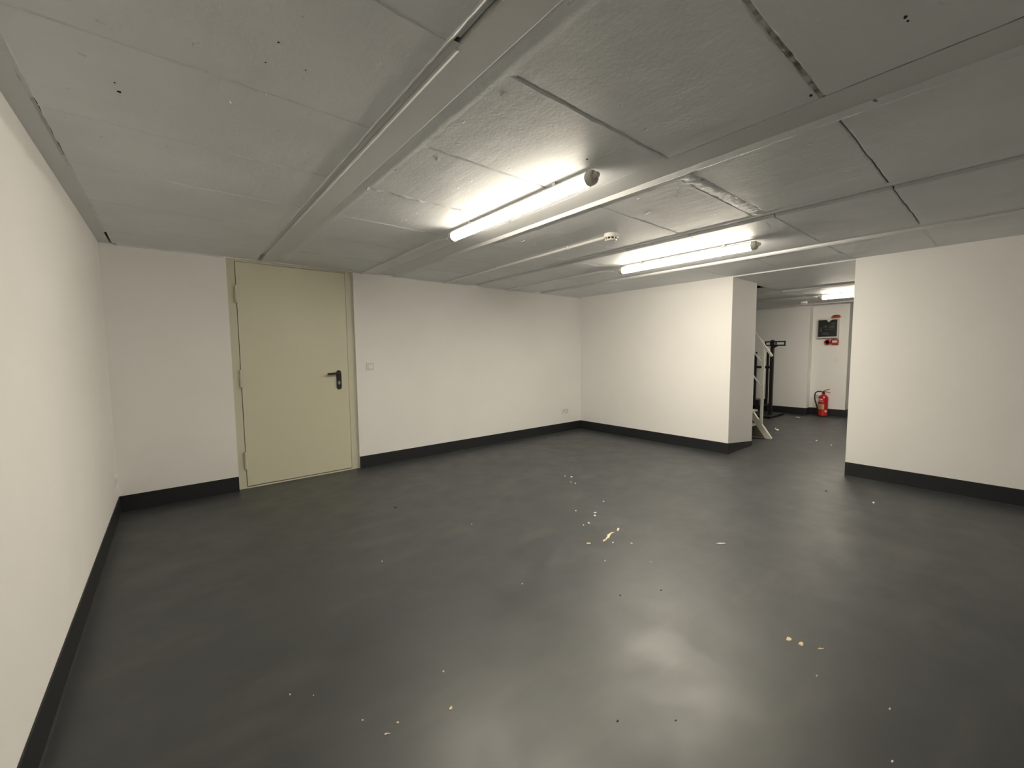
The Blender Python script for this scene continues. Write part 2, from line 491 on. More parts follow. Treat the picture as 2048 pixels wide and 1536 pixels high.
# beam between the door and the first lamp
strip_y('mortar_strip', [(1.050, H + 0.005), (1.087, H + 0.006)], -3.485, -0.30, M['flange'], 0.0012)
strip_y('mortar_strip', [(1.050, H + 0.008), (1.079, H + 0.012)], YB, -3.497, M['flange'], 0.0012)
bm = newbox(1.086, 1.203, YB, -0.002, H - 0.003, H + 0.070, bev=0.003)
cpart('beam_flange', bm, M['flange'])
strip_y('mortar_fillet', [(1.200, H + 0.012), (1.206, H + 0.009), (1.224, H + 0.003), (1.245, H - 0.0012), (1.262, H - 0.0016), (1.300, H + 0.002)], YB, -0.0, M['slab'], 0.0020, seed=3)
strip_y('paint_ridge', [(1.044, H + 0.002), (1.0465, H - 0.0045), (1.0620, H + 0.0040)], YB, -0.25, M['flange'], 0.0026, step=0.012, seed=12)
strip_y('paint_ridge', [(1.0825, H + 0.004), (1.0840, H - 0.0060), (1.0940, H - 0.0028)], -3.47, -0.25, M['flange'], 0.0008, step=0.05, seed=15)
# beam right of the first lamp
cpart('beam_flange', newbox(2.219, 2.378, YB, -0.002, H + 0.003, H + 0.070, bev=0.002), M['flange'])
cpart('gap_shade_strip', newbox(2.2172, 2.2188, YB, -4.07, H + 0.0055, H + 0.07), M['void'])  # thin black strip on the flange side, painting the shade of the gap
strip_y('mortar_strip', [(2.205, H + 0.010), (2.221, H + 0.006)], -4.062, 0.0, M['flange'], 0.0010, seed=8)
strip_y('mortar_fillet', [(2.374, H + 0.006), (2.382, H - 0.002), (2.402, H - 0.013), (2.424, H - 0.005), (2.436, H + 0.003)], -3.36, -0.0, M['flange'], 0.0008, seed=4)
strip_y('mortar_fillet', [(2.374, H + 0.006), (2.382, H - 0.002), (2.402, H - 0.013), (2.426, H - 0.005), (2.442, H + 0.003)], YB, -3.36, M['mortar'], 0.0042, step=0.02, seed=5)
# beam beside the smoke detector
strip_y('mortar_fillet', [(3.400, H + 0.003), (3.418, H - 0.004), (3.440, H - 0.004), (3.456, H + 0.010), (3.458, H + 0.026)], YB, 0.0, M['slab'], 0.0020, seed=6)
cpart('beam_flange', newbox(3.452, 3.560, YB, -0.002, H + 0.022, H + 0.070), M['flange'])
# beam right of the second lamp
cpart('beam_flange', newbox(4.560, 4.704, YB, -0.002, H + 0.014, H + 0.070), M['flange'])
strip_y('mortar_fillet', [(4.700, H + 0.016), (4.704, H - 0.001), (4.718, H - 0.010), (4.734, H - 0.004), (4.745, H + 0.003)], YB, 0.0, M['flange'], 0.0012, seed=7)
# rough run of mortar where slabs and walls meet
def strip_x(name, x0, x1, y, m, rag, seed):
    bm = bmesh.new(); n = int((x1 - x0) / 0.03); rows = []
    for i in range(n + 1):
        x = x0 + (x1 - x0) * i / n
        rows.append([bm.verts.new((x, y - dy - (rag * (0.5 + nse(x * 9, seed, dy * 50)) if dy > 0 else 0), H + dz + rag * 0.6 * nse(x * 17, dy * 90, seed)))
                     for dy, dz in ((0.0, -0.012), (0.008, -0.004), (0.018, 0.003))])
    for a, b in zip(rows, rows[1:]):
        for j in range(2): bm.faces.new((a[j], a[j + 1], b[j + 1], b[j]))
    return cpart(name, bm, m, True)
for (a, b, k) in ((0.10, 0.80, 1), (1.95, 2.20, 2), (2.42, 3.40, 3), (3.56, 4.56, 4), (4.74, 5.58, 5)):
    strip_x('wall_mortar', a, b, 0.0, M['slab'], 0.004, k)
# small holes in the slabs: flat black discs, their inner shade put into colour
def hole_shade(u, v, r, k):
    c = on_z(u, v, H); poly = []
    for i in range(9):
        a = 2 * math.pi * i / 9
        rr = r * (0.75 + 0.5 * random.random())
        poly.append((c.x + rr * math.cos(a), c.y + rr * 0.7 * math.sin(a)))
    cpart('hole_shade', prism(bmesh.new(), poly, H - 0.0022, H + 0.002), M['void'])
for (u, v, r) in ((238, 183, .0055), (229, 165, .002), (1811, 33, .007), (1816, 41, .004), (1622, 190, .006), (557, 84, .0025),
                  (531, 124, .002), (611, 140, .002), (1174, 318, .005)):
    hole_shade(u, v, r, 0)

# rough patch of concrete beside the second lamp, and lumps of paint
def patch(corners, m, amp, seed):
    a, b, c, d = [on_z(u, v, H) for u, v in corners]
    bm = bmesh.new(); nu, nv = 40, 14; rows = []
    for i in range(nu + 1):
        row = []
        for j in range(nv + 1):
            u, v = i / nu, j / nv
            p = a.lerp(b, u).lerp(d.lerp(c, u), v)
            edge = min(1.0, 5 * min(u, 1 - u), 5 * min(v, 1 - v))
            h = amp * edge * (0.35 + nse(p.x * 30, p.y * 22, seed) + 0.7 * nse(p.x * 75, p.y * 60, seed))
            row.append(bm.verts.new((p.x, p.y, H + 0.0025 - 0.0015 * edge - h)))
        rows.append(row)
    for p, q in zip(rows, rows[1:]):
        for j in range(nv): bm.faces.new((p[j], p[j + 1], q[j + 1], q[j]))
    return cpart('rough_patch', bm, m, True)
patch([(1285, 512), (1395, 473), (1420, 490), (1310, 525)], M['mortar'], 0.0055, 1.0)
patch([(1395, 492), (1470, 473), (1490, 482), (1420, 500)], M['mortar'], 0.003, 4.0)
patch([(1336, 352), (1376, 338), (1420, 366), (1382, 382)], M['mortar'], 0.006, 2.0)
for (u, v, l, w) in ((1277, 397, .03, .008), (1296, 426, .07, .010), (1353, 394, .02, .012), (1357, 384, .012, .012), (1046, 482, .05, .008),
                     (1070, 488, .02, .008), (1137, 453, .03, .010), (1055, 515, .02, .010), (1114, 525, .02, .012), (1664, 333, .02, .012),
                     (460, 204, .03, .008), (531, 189, .015, .008), (440, 176, .012, .008), (792, 340, .02, .012), (875, 318, .04, .006), (1006, 188, .03, .006)):
    c = on_z(u, v, H); bm = bmesh.new(); n = 8; an = random.uniform(-0.5, 0.5)
    pts = []
    for i in range(n):
        t = 2 * math.pi * i / n
        x, y = w * 0.5 * math.cos(t) * random.uniform(.7, 1.2), l * 0.5 * math.sin(t) * random.uniform(.7, 1.2)
        pts.append((c.x + x * math.cos(an) - y * math.sin(an), c.y + x * math.sin(an) + y * math.cos(an)))
    lo = [bm.verts.new((x, y, H + 0.001)) for x, y in pts]
    hi = [bm.verts.new((c.x + (x - c.x) * .45, c.y + (y - c.y) * .45, H - 0.0035)) for x, y in pts]
    bm.faces.new(hi)
    for i in range(n): bm.faces.new((lo[i], lo[(i + 1) % n], hi[(i + 1) % n], hi[i]))
    cpart('paint_lump', bm, M['flange'], True)

# ceiling over the opening and the back room, with the stair hole
far = empty('ceiling_far', (0, 0, HF))
struct(far, 'grey-white ceiling of the back room with the stair hole', 'ceiling')
def fpart(name, bm, m, smooth=False):
    bmesh.ops.translate(bm, verts=bm.verts, vec=(0, 0, -HF)); return mesh(name, bm, m, far, smooth)
VX, VY = 7.36, -2.30                            # corner of the stair hole
HS = H - 0.014                                  # soffit over the opening
fpart('soffit', newbox(W - 0.0005, VX, YN - 0.0, YF + 0.0, HS, HS + 0.12, bev=0.003), M['slab'])
fpart('soffit', newbox(W + T, VX, YF, VY, HS, HS + 0.12), M['slab'])
fpart('soffit', newbox(W + T, VX, FY0, YN, HS, HS + 0.12), M['slab'])
xb = [VX, 8.22, 9.40, PX + 0.02]
xs = [VX, 8.27, 9.46, XE]
for i in range(3):
    a, b = xs[i] + (0.16 if i else 0.0), xs[i + 1]
    for (ya, yb) in ((FY0, -4.65), (-4.64, -3.49), (-3.48, -2.32), (-2.31, -1.2), (-1.19, FY1)):
        fpart('concrete_slab', newbox(a, b, ya, yb, HF, HF + 0.1, bev=0.004), M['slab'])
    if i:
        fpart('beam_flange', newbox(xs[i], xs[i] + 0.12, FY0, FY1, HF + 0.008, HF + 0.1), M['flange'])
        fpart('mortar_fillet', yprism(bmesh.new(), [(xs[i] + .12, HF + .008), (xs[i] + .14, HF - .012), (xs[i] + .17, HF + .002), (xs[i] + .17, HF + .03), (xs[i] + .12, HF + .03)], FY0, FY1), M['slab'])
# shaft of the stair going up to the floor above
bm = bmesh.new()
box(bm, VX, VX + 0.1, VY, FY1, HF + 0.1, 4.4); box(bm, W + T, VX + 0.1, VY - 0.1, VY, HS + 0.12, 4.4)
box(bm, W + T - 0.1, W + T, VY - 0.1, FY1, TOP, 4.4); box(bm, W + T - 0.1, VX + 0.1, FY1, FY1 + 0.1, TOP, 4.4)
box(bm, W + T - 0.1, VX + 0.1, VY - 0.1, FY1 + 0.1, 4.4, 4.5)
fpart('stair_shaft', bm, M['wall'])
fpart('deck', newbox(VX, XE, FY0, FY1, HF + 0.1, HF + 0.16), M['void'])

# ------------------------------------------------------------------ door
door = empty('door_1', ((DX0 + DX1) / 2, 0.0, 0.0))
struct(door, 'grey-green steel door with black lever handle, in the back wall', 'door')
def dpart(name, bm, m, parent=door, smooth=False):
    bmesh.ops.translate(bm, verts=bm.verts, vec=(-(DX0 + DX1) / 2, 0, 0)); return mesh(name, bm, m, parent, smooth)
FYD = 0.030                                     # face of the frame, set back from the wall
LX0, LX1, LZ0, LZ1 = 0.884, 1.858, 0.022, 2.122
bm = bmesh.new()
box(bm, DX0, LX0 - 0.004, FYD, 0.16, 0.0, DZ1, bev=0.002)
box(bm, LX1 + 0.004, DX1, FYD, 0.16, 0.0, DZ1, bev=0.002)
box(bm, LX0 - 0.004, LX1 + 0.004, FYD, 0.16, LZ1 + 0.004, DZ1, bev=0.002)
box(bm, LX0 - 0.004, LX1 + 0.004, FYD + 0.04, 0.16, 0.0, DZ1, bev=0.002)
dpart('door_frame', bm, M['frame'])
dpart('threshold', newbox(LX0 - 0.004, LX1 + 0.004, FYD - 0.004, 0.12, 0.0, 0.014, bev=0.002), M['frame'])
leaf = dpart('door_leaf', newbox(LX0, LX1, FYD - 0.006, FYD + 0.05, LZ0, LZ1, bev=0.002), M['door'])
for zc in (1.826, 1.048, 0.272):
    bm = bmesh.new()
    hx, hy = LX0 - 0.003, FYD - 0.016
    lathe(bm, [(0.008, zc - 0.084), (0.0125, zc - 0.080), (0.0125, zc - 0.029), (0.0115, zc - 0.028), (0.0125, zc - 0.027),
               (0.0125, zc + 0.027), (0.0115, zc + 0.028), (0.0125, zc + 0.029), (0.0125, zc + 0.080), (0.008, zc + 0.084)], 14, (hx, hy, 0))
    box(bm, hx - 0.014, hx + 0.014, hy + 0.004, FYD + 0.002, zc - 0.078, zc + 0.078)
    dpart('hinge', bm, M['frame'], leaf, True)
HX = 1.757
def stadium(cx, z0, z1, r, n=10):
    p = []
    for i in range(n + 1):
        a = math.pi * i / n; p.append((cx + r * math.cos(a), z1 - r + r * math.sin(a)))
    for i in range(n + 1):
        a = math.pi + math.pi * i / n; p.append((cx + r * math.cos(a), z0 + r + r * math.sin(a)))
    return p
yd = FYD - 0.006
bm = yprism(bmesh.new(), stadium(HX, 0.892, 1.097, 0.025), yd - 0.010, yd)
es = [e_ for e_ in bm.edges if all(abs(v.co.y - (yd - 0.010)) < 1e-6 for v in e_.verts)]
bmesh.ops.bevel(bm, geom=es, offset=0.003, segments=2, affect='EDGES')
dpart('handle_plate', bm, M['black'], leaf, True)
bm = bmesh.new()
zl = 1.066
tube(bm, [(HX, yd - 0.006, zl), (HX, yd - 0.040, zl), (HX - 0.004, yd - 0.050, zl), (HX - 0.016, yd - 0.056, zl),
          (HX - 0.06, yd - 0.057, zl - 0.001), (HX - 0.118, yd - 0.055, zl - 0.003), (HX - 0.128, yd - 0.055, zl - 0.003)],
     [0.013, 0.012, 0.012, 0.0115, 0.0105, 0.0105, 0.006], 14)
dpart('lever', bm, M['black'], leaf, True)
bm = yprism(bmesh.new(), stadium(HX, 0.946, 0.982, 0.0095), yd - 0.0125, yd - 0.008)
dpart('lock_cylinder', bm, M['steel'], leaf, True)
dpart('keyhole', newbox(HX - 0.0012, HX + 0.0012, yd - 0.0132, yd - 0.010, 0.953, 0.965), M['slot'], leaf)

# ------------------------------------------------------------------ switch and sockets
sw = empty('light_switch', (2.092, 0.0, 1.130)); tag(sw, 'white square light switch on the wall right of the door', 'switch')
def rel(parent, name, bm, m, smooth=False): return mesh(name, bm, m, parent, smooth)
rel(sw, 'switch_frame', newbox(-0.043, 0.043, -0.009, 0.0, -0.043, 0.043, bev=0.0025), M['white_plastic'])
rel(sw, 'rocker_surround', newbox(-0.0305, 0.0305, -0.0098, -0.002, -0.0305, 0.0305), M['slot'])
bm = xprism(bmesh.new(), [(-0.010, 0.0285), (-0.0145, -0.0285), (-0.004, -0.0285), (-0.004, 0.0285)], -0.0285, 0.0285)
rel(sw, 'rocker', bm, M['white_plastic'])

so = empty('wall_socket', (5.222, 0.0, 0.338)); tag(so, 'white double wall socket near the far room corner', 'socket')
rel(so, 'socket_plate', newbox(-0.078, 0.078, -0.010, 0.0, -0.042, 0.042, bev=0.0025), M['white_plastic'])
for sx in (-0.037, 0.037):
    bm = bmesh.new()
    lathe(bm, [(0.0275, -0.0135), (0.0290, -0.0130), (0.0290, -0.006)], 22, (sx, 0, 0), 'Y')
    r_ = rel(so, 'socket_insert', bm, M['white_plastic'], True)
    rel(so, 'socket_well', lathe(bmesh.new(), [(0.0195, -0.0141), (0.0195, -0.0120)], 22, (sx, 0, 0), 'Y'), M['grey_plastic'])
    for px in (-0.0095, 0.0095):
        rel(so, 'pin_hole', lathe(bmesh.new(), [(0.0034, -0.0147), (0.0034, -0.0125)], 10, (sx + px, 0, 0.004), 'Y'), M['slot'])
sl = empty('wall_socket', (0.0, -0.20, 0.315)); tag(sl, 'single white wall socket low on the left wall beside the corner', 'socket')
rel(sl, 'socket_plate', newbox(0.0, 0.010, -0.042, 0.042, -0.042, 0.042, bev=0.0025), M['white_plastic'])
rel(sl, 'socket_insert', lathe(bmesh.new(), [(0.029, 0.006), (0.029, 0.0130), (0.0275, 0.0135)], 22, (0, 0, 0), 'X'), M['white_plastic'], True)
rel(sl, 'socket_well', lathe(bmesh.new(), [(0.0195, 0.012), (0.0195, 0.0141)], 22, (0, 0, 0), 'X'), M['grey_plastic'])

# ------------------------------------------------------------------ lamps
def lamp(x, ya, yb, zt, label, power=1.0):
    """tubular LED batten: opaque back, glowing round diffuser, end caps with cable glands, mounting clips"""
    yc = (ya + yb) / 2
    L = abs(ya - yb) / 2
    R = 0.0325
    z0 = zt - 0.050                             # axis below the slab
    r = empty('tube_lamp', (x, yc, z0)); tag(r, label, 'lamp', 'tubular lamps on the ceiling')
    cap = 0.040
    yl = L - cap
    def arc(a0, a1, rad, n):
        return [(rad * math.cos(a0 + (a1 - a0) * i / n), rad * math.sin(a0 + (a1 - a0) * i / n)) for i in range(n + 1)]
    a = math.radians(48)
    poly = arc(math.pi - a, 2 * math.pi + a, R, 22)
    lm = mat('lit_diffuser', (0.9, 0.9, 0.88), 0.4, emit=(LAMP_COL, LAMP * power))
    # the LED strip inside shines downwards: the tube glows strongest underneath, less on its flanks
    nt = lm.node_tree; ge = nt.nodes.new('ShaderNodeNewGeometry'); sx_ = nt.nodes.new('ShaderNodeSeparateXYZ')
    nt.links.new(ge.outputs['True Normal'], sx_.inputs['Vector'])
    mr = nt.nodes.new('ShaderNodeMapRange')
    mr.inputs['From Min'].default_value = -0.22; mr.inputs['From Max'].default_value = -0.95
    mr.inputs['To Min'].default_value = 0.042 * LAMP * power; mr.inputs['To Max'].default_value = LAMP * power
    nt.links.new(sx_.outputs['Z'], mr.inputs['Value'])
    nt.links.new(mr.outputs['Result'], nt.nodes['Principled BSDF'].inputs['Emission Strength'])
    rel(r, 'diffuser', yprism(bmesh.new(), poly, -yl, yl), lm, True)
    c, s_ = R * math.cos(a), R * math.sin(a)
    rel(r, 'housing', yprism(bmesh.new(), [(-c - 0.0012, s_ + 0.0006), (c + 0.0012, s_ + 0.0006), (c - 0.003, 0.034), (-c + 0.003, 0.034)], -yl, yl), M['grey_plastic'])
    for sg in (-1, 1):
        bm = bmesh.new()
        lathe(bm, [(0.0345, sg * (yl - 0.004)), (0.0352, sg * (yl + 0.002)), (0.0352, sg * (yl + 0.024)), (0.030, sg * (yl + 0.033)), (0.018, sg * (yl + 0.035))], 24, (0, 0, 0), 'Y')
        ec = rel(r, 'end_cap', bm, M['grey_plastic'], True)
        bm = bmesh.new()
        lathe(bm, [(0.0185, sg * (yl + 0.034)), (0.0185, sg * (yl + 0.047)), (0.015, sg * (yl + 0.049))], 6, (0, 0, 0.004), 'Y')
        lathe(bm, [(0.013, sg * (yl + 0.049)), (0.013, sg * (yl + 0.055)), (0.008, sg * (yl + 0.060))], 14, (0, 0, 0.004), 'Y')
        rel(ec, 'cable_gland', bm, M['grey_plastic'], False)
    for yy in (-0.60 * L, 0.60 * L):
        rel(r, 'mounting_clip', newbox(-0.020, 0.020, yy - 0.012, yy + 0.012, 0.033, zt - z0), M['steel'])
    return r
lamp(2.0, -1.915, -3.235, H, 'bright tube lamp nearest the door, in front of the detector', 1.0)
lamp(4.03, -1.895, -3.205, H, 'bright tube lamp between the smoke detector and the opening', 1.5)
lamp(8.13, -2.585, -3.90, HF, 'glowing tube lamp in the back room, cut off by the right wall', 1.25)

# ------------------------------------------------------------------ conduits
def conduit(pts, r, label, clips=()):
    root = empty('cable_conduit', pts[0]); tag(root, label, 'conduit', 'painted conduits on the ceiling')
    b0 = Vector(pts[0])
    rel(root, 'pipe', tube(bmesh.new(), [Vector(p) - b0 for p in pts], r, 10), M['conduit'], True)
    for (x, y, z) in clips:
        d = Vector((x, y, z)) - b0
        bm = tube(bmesh.new(), [d + Vector((0, -0.008, 0)), d + Vector((0, 0.008, 0))], r + 0.003, 10)
        box(bm, d.x - r - 0.004, d.x + r + 0.004, d.y - 0.008, d.y + 0.008, d.z, d.z + r + 0.004)
        rel(root, 'clip', bm, M['conduit'], True)
cz = H - 0.0125
conduit([(2.035, -0.002, cz), (2.030, -0.9, cz), (2.018, -1.65, cz - 0.004), (2.004, -1.78, H - 0.030), (2.0, -1.86, H - 0.046)], 0.0105,
        'conduit running from the back wall to the lamp nearest the door')
conduit([(3.055, -0.002, cz), (3.040, -1.0, cz), (3.020, -1.9, cz), (3.005, -2.51, cz)], 0.0105,
        'pale conduit running from the back wall to the smoke detector', [(3.038, -1.12, cz), (3.016, -2.12, cz)])
conduit([(4.062, -0.002, cz), (4.055, -0.9, cz), (4.045, -1.62, cz - 0.004), (4.034, -1.76, H - 0.030), (4.03, -1.84, H - 0.046)], 0.0105,
        'conduit running from the back wall to the lamp by the opening')
cf = HF - 0.0125
conduit([(8.13, FY1, cf), (8.13, -2.40, cf), (8.13, -2.50, HF - 0.035), (8.13, -2.54, HF - 0.046)], 0.0105,
        'conduit leading to the lamp in the back room')

# ------------------------------------------------------------------ smoke detectors
def detector(x, y, z, label):
    r = empty('smoke_detector', (x, y, z)); tag(r, label, 'smoke detector', 'round white smoke detectors')
    rel(r, 'base', lathe(bmesh.new(), [(0.052, 0.0), (0.053, -0.004), (0.053, -0.026), (0.050, -0.029)], 32), M['white_plastic'], True)
    rel(r, 'vent_ring', lathe(bmesh.new(), [(0.036, -0.028), (0.036, -0.042)], 24), M['slot'], True)
    hd = rel(r, 'sensor_head', lathe(bmesh.new(), [(0.040, -0.041), (0.044, -0.043), (0.041, -0.050), (0.028, -0.054), (0.012, -0.055)], 32), M['white_plastic'], True)
    for k in range(10):
        a = 2 * math.pi * k / 10
        c, s_ = math.cos(a), math.sin(a)
        bm = bmesh.new()
        tube(bm, [(0.042 * c, 0.042 * s_, -0.027), (0.043 * c, 0.043 * s_, -0.044)], 0.0042, 6)
        rel(r, 'cage_rib', bm, M['white_plastic'])
    return r
detector(3.000, -2.566, H, 'white smoke detector at the end of the conduit between the two lamps')
detector(9.05, -2.13, HF, 'small white smoke detector on the back room ceiling')

# ------------------------------------------------------------------ stairs in the back room
st = empty('stairs', (6.93, -2.40, 0.0)); tag(st, 'steep white steel stairs rising behind the wall at the opening', 'stairs')
def sp(name, bm, m, parent=st, smooth=False):
    bmesh.ops.translate(bm, verts=bm.verts, vec=(-6.93, 2.40, 0)); return mesh(name, bm, m, parent, smooth)
SL = 1.42                                       # rise over run
y_s = lambda z: -2.409 + z / SL
ZT = 2.75
xa, xb_ = 6.924, 6.936
dy = 0.085
bm = xprism(bmesh.new(), [(y_s(0), 0.0), (y_s(0) + dy, 0.0), (y_s(ZT) + dy, ZT), (y_s(ZT), ZT)], xa, xb_)
sp('stringer', bm, M['stair'])
dn = Vector((-SL, 1)).normalized()              # (y, z) normal of the slope
p0, p1 = Vector((y_s(0.012), 0.012)), Vector((y_s(ZT), ZT))
bm = xprism(bmesh.new(), [tuple(p0), tuple(p1), tuple(p1 + dn * 0.008), tuple(p0 + dn * 0.008)], xa - 0.018, xb_ + 0.018)
sp('stringer_flange', bm, M['stair'])
bm = xprism(bmesh.new(), [(y_s(0) + dy, 0.012), (y_s(0) + 0.62, 0.012), (y_s(0) + 0.62, (0.62 - dy) * SL + 0.012)], 6.927, 6.933)  # dark olive triangle filling the space below the stringer
sp('side_triangle', bm, M['stair_triangle'])
for k in range(1, 12):
    z = 0.208 * k
    yn = {1: -2.205, 2: -2.222}.get(k, y_s(z) - 0.055)
    sp('tread', newbox(6.318, 6.906, yn, yn + 0.20, z - 0.028, z, bev=0.004), M['stair'])
hr = lambda y: 1.183 + (y + 2.371) * SL
PYS = -2.262
sp('newel_post', newbox(6.912, 6.948, PYS - 0.016, PYS + 0.016, 0.19, hr(PYS) - 0.012, bev=0.003), M['stair_post'])
sp('newel_post', newbox(6.912, 6.948, -1.28, -1.248, 1.62, hr(-1.264) - 0.012, bev=0.003), M['stair_post'])
sp('handrail', tube(bmesh.new(), [(6.93, -2.371, hr(-2.371)), (6.93, -1.0, hr(-1.0))], 0.017, 14), M['stair'], st, True)
for z in (1.110, 0.771):
    sp('mid_rail', tube(bmesh.new(), [(6.93, -2.262, z - 0.05), (6.93, -1.264, z + (2.224 - 1.264) * SL)], 0.011, 12), M['stair'], st, True)

# ------------------------------------------------------------------ black television stand
tv = empty('screen_stand', (9.25, -1.55, 0.0)); tag(tv, 'black steel screen stand with empty mounting bracket behind the stairs', 'stand')
def tp(name, bm, m=None, parent=tv, smooth=False):
    bmesh.ops.translate(bm, verts=bm.verts, vec=(-9.25, 1.55, 0)); return mesh(name, bm, m or M['black_steel'], parent, smooth)
bm = newbox(8.90, 9.62, -1.72, -1.20, 0.012, 0.040, bev=0.008)
tp('base_plate', bm)
for (x, y) in ((8.94, -1.68), (9.58, -1.68), (8.94, -1.24), (9.58, -1.24)):
    tp('foot', lathe(bmesh.new(), [(0.022, 0.0), (0.022, 0.012)], 12, (x, y, 0)))
tp('column', newbox(9.19, 9.25, -1.635, -1.580, 0.04, 1.46, bev=0.004))
tp('column', newbox(9.50, 9.545, -1.452, -1.414, 0.04, 1.24, bev=0.004))
tp('column', newbox(9.19, 9.235, -1.345, -1.300, 0.04, 1.24, bev=0.004))
tp('cross_bar', newbox(9.20, 9.235, -1.60, -1.32, 0.92, 0.965, bev=0.003))
tp('cross_bar', newbox(9.22, 9.52, -1.45, -1.42, 0.92, 0.960, bev=0.003))
shelf = tp('shelf', newbox(9.14, 9.55, -1.50, -1.25, 0.185, 0.205, bev=0.003))
tp('black_box', newbox(9.18, 9.50, -1.42, -1.28, 0.205, 0.300, bev=0.006), M['black'])
br = tp('bracket', newbox(9.165, 9.185, -1.835, -1.500, 1.415, 1.440), None)
tp('bracket_bar', newbox(9.165, 9.185, -1.835, -1.500, 1.345, 1.370), None, br)
for y in (-1.835, -1.690, -1.600, -1.515):
    tp('bracket_upright', newbox(9.160, 9.182, y, y + 0.020, 1.345, 1.440), None, br)
tp('bracket_arm', xprism(bmesh.new(), [(-1.72, 1.350), (-1.60, 1.350), (-1.60, 1.28)], 9.185, 9.20), None, br)

# ------------------------------------------------------------------ fire extinguisher
fx = empty('fire_extinguisher', (9.955, -2.262, 0.0)); tag(fx, 'red fire extinguisher standing on the floor in the back room', 'extinguisher')
RB = 0.078
rel(fx, 'cylinder', lathe(bmesh.new(), [(RB - 0.004, 0.004), (RB + 0.001, 0.010), (RB + 0.001, 0.030), (RB, 0.034), (RB, 0.345), (RB - 0.006, 0.375), (RB - 0.028, 0.402), (0.030, 0.414), (0.024, 0.418), (0.022, 0.436)], 32), M['red'], True)
rel(fx, 'base_ring', lathe(bmesh.new(), [(RB + 0.002, 0.0), (RB + 0.003, 0.018), (RB, 0.020)], 32), M['rubber'], True)
vl = rel(fx, 'valve', lathe(bmesh.new(), [(0.024, 0.434), (0.024, 0.446), (0.016, 0.450), (0.016, 0.474), (0.010, 0.478)], 16), M['rubber'], True)
bm = bmesh.new(); tube(bm, [(0, 0.022, 0.458), (-0.004, -0.03, 0.470), (-0.006, -0.105, 0.455)], 0.007, 8)
rel(fx, 'carry_handle', bm, M['red_plastic'], True)
bm = bmesh.new(); tube(bm, [(0, 0.018, 0.470), (-0.004, -0.03, 0.502), (-0.006, -0.090, 0.522)], 0.007, 8)
rel(fx, 'squeeze_lever', bm, M['red_plastic'], True)
hs = [(0, 0.016, 0.462), (-0.005, 0.05, 0.474), (-0.01, 0.095, 0.470), (-0.015, 0.128, 0.44), (-0.018, 0.136, 0.39), (-0.02, 0.130, 0.32), (-0.022, 0.112, 0.25), (-0.025, 0.094, 0.19), (-0.028, 0.082, 0.15)]
hose = rel(fx, 'hose', tube(bmesh.new(), hs, [0.011] * 7 + [0.012, 0.008], 10), M['rubber'], True)
rel(hose, 'hose_clip', tube(bmesh.new(), [(-0.012, 0.066, 0.385), (-0.018, 0.142, 0.392)], 0.005, 8), M['rubber'], True)
def decal(parent, name, a0, a1, z0, z1, m, rad):
    bm = bmesh.new(); n = 10; lo, hi = [], []
    for i in range(n + 1):
        a = math.radians(a0 + (a1 - a0) * i / n)
        lo.append(bm.verts.new((rad * math.cos(a), rad * math.sin(a), z0))); hi.append(bm.verts.new((rad * math.cos(a), rad * math.sin(a), z1)))
    for i in range(n): bm.faces.new((lo[i], lo[i + 1], hi[i + 1], hi[i]))
    return rel(parent, name, bm, m, True)
lb = decal(fx, 'label_sheet', 112, 205, 0.140, 0.232, M['print_yellow'], RB + 0.0008)
decal(fx, 'label_sheet', 125, 190, 0.290, 0.300, M['print_white'], RB + 0.0008)
decal(fx, 'label_sheet', 125, 185, 0.322, 0.338, M['print_white'], RB + 0.0008)
for k, z in enumerate((0.212, 0.196, 0.180, 0.160)):
    decal(lb, 'print_line', 120, 195 - 8 * (k % 2), z, z + 0.005, M['red_plastic'], RB + 0.0014)
decal(fx, 'round_sticker', 215, 240, 0.085, 0.125, M['print_white'], RB + 0.0008)

# ------------------------------------------------------------------ wall devices in the back room
pn = empty('control_panel', (RX, -2.262, 1.665)); tag(pn, 'dark fronted control panel with pale case on the back room wall', 'control panel')
rel(pn, 'case', newbox(-0.075, 0.0, -0.160, 0.160, -0.180, 0.185, bev=0.006), M['panel_frame'])
fr = rel(pn, 'front', newbox(-0.082, -0.07, -0.142, 0.150, -0.150, 0.165, bev=0.002), M['screen'])
for (y0, y1, z0, z1) in ((-0.10, -0.02, 0.01, 0.055), (0.01, 0.07, 0.02, 0.06), (-0.09, 0.05, -0.025, -0.012), (-0.02, 0.08, -0.115, -0.07), (-0.11, -0.05, 0.075, 0.10), (0.09, 0.12, -0.06, 0.03)):
    rel(fr, 'indicator_field', newbox(-0.0835, -0.0815, y0, y1, z0, z1), M['screen2'])
bm = xprism(bmesh.new(), [(-0.075, 0.183), (0.035, 0.183), (-0.012, 0.118)], -0.0855, -0.0825)
rel(pn, 'paper_corner', bm, M['print_white'])
sr = empty('alarm_beacon', (RX, -2.375, 1.885)); tag(sr, 'small red and orange alarm beacon above the control panel corner', 'beacon')
rel(sr, 'beacon_base', newbox(-0.060, 0.0, -0.060, 0.075, -0.022, 0.004, bev=0.006), M['amber'])
rel(sr, 'beacon_dome', lathe(bmesh.new(), [(0.060, 0.002), (0.058, 0.014), (0.046, 0.026), (0.022, 0.033), (0.004, 0.034)], 22, (-0.045, 0.0, 0.0)), M['red_plastic'], True)
cp = empty('alarm_call_point', (RX, -2.258, 1.412)); tag(cp, 'round red alarm sounder below the control panel', 'alarm')
rel(cp, 'sounder_body', lathe(bmesh.new(), [(0.050, 0.0), (0.054, -0.012), (0.050, -0.045), (0.030, -0.055), (0.020, -0.050), (0.006, -0.049)], 26, (0, 0, 0), 'X'), M['red_plastic'], True)
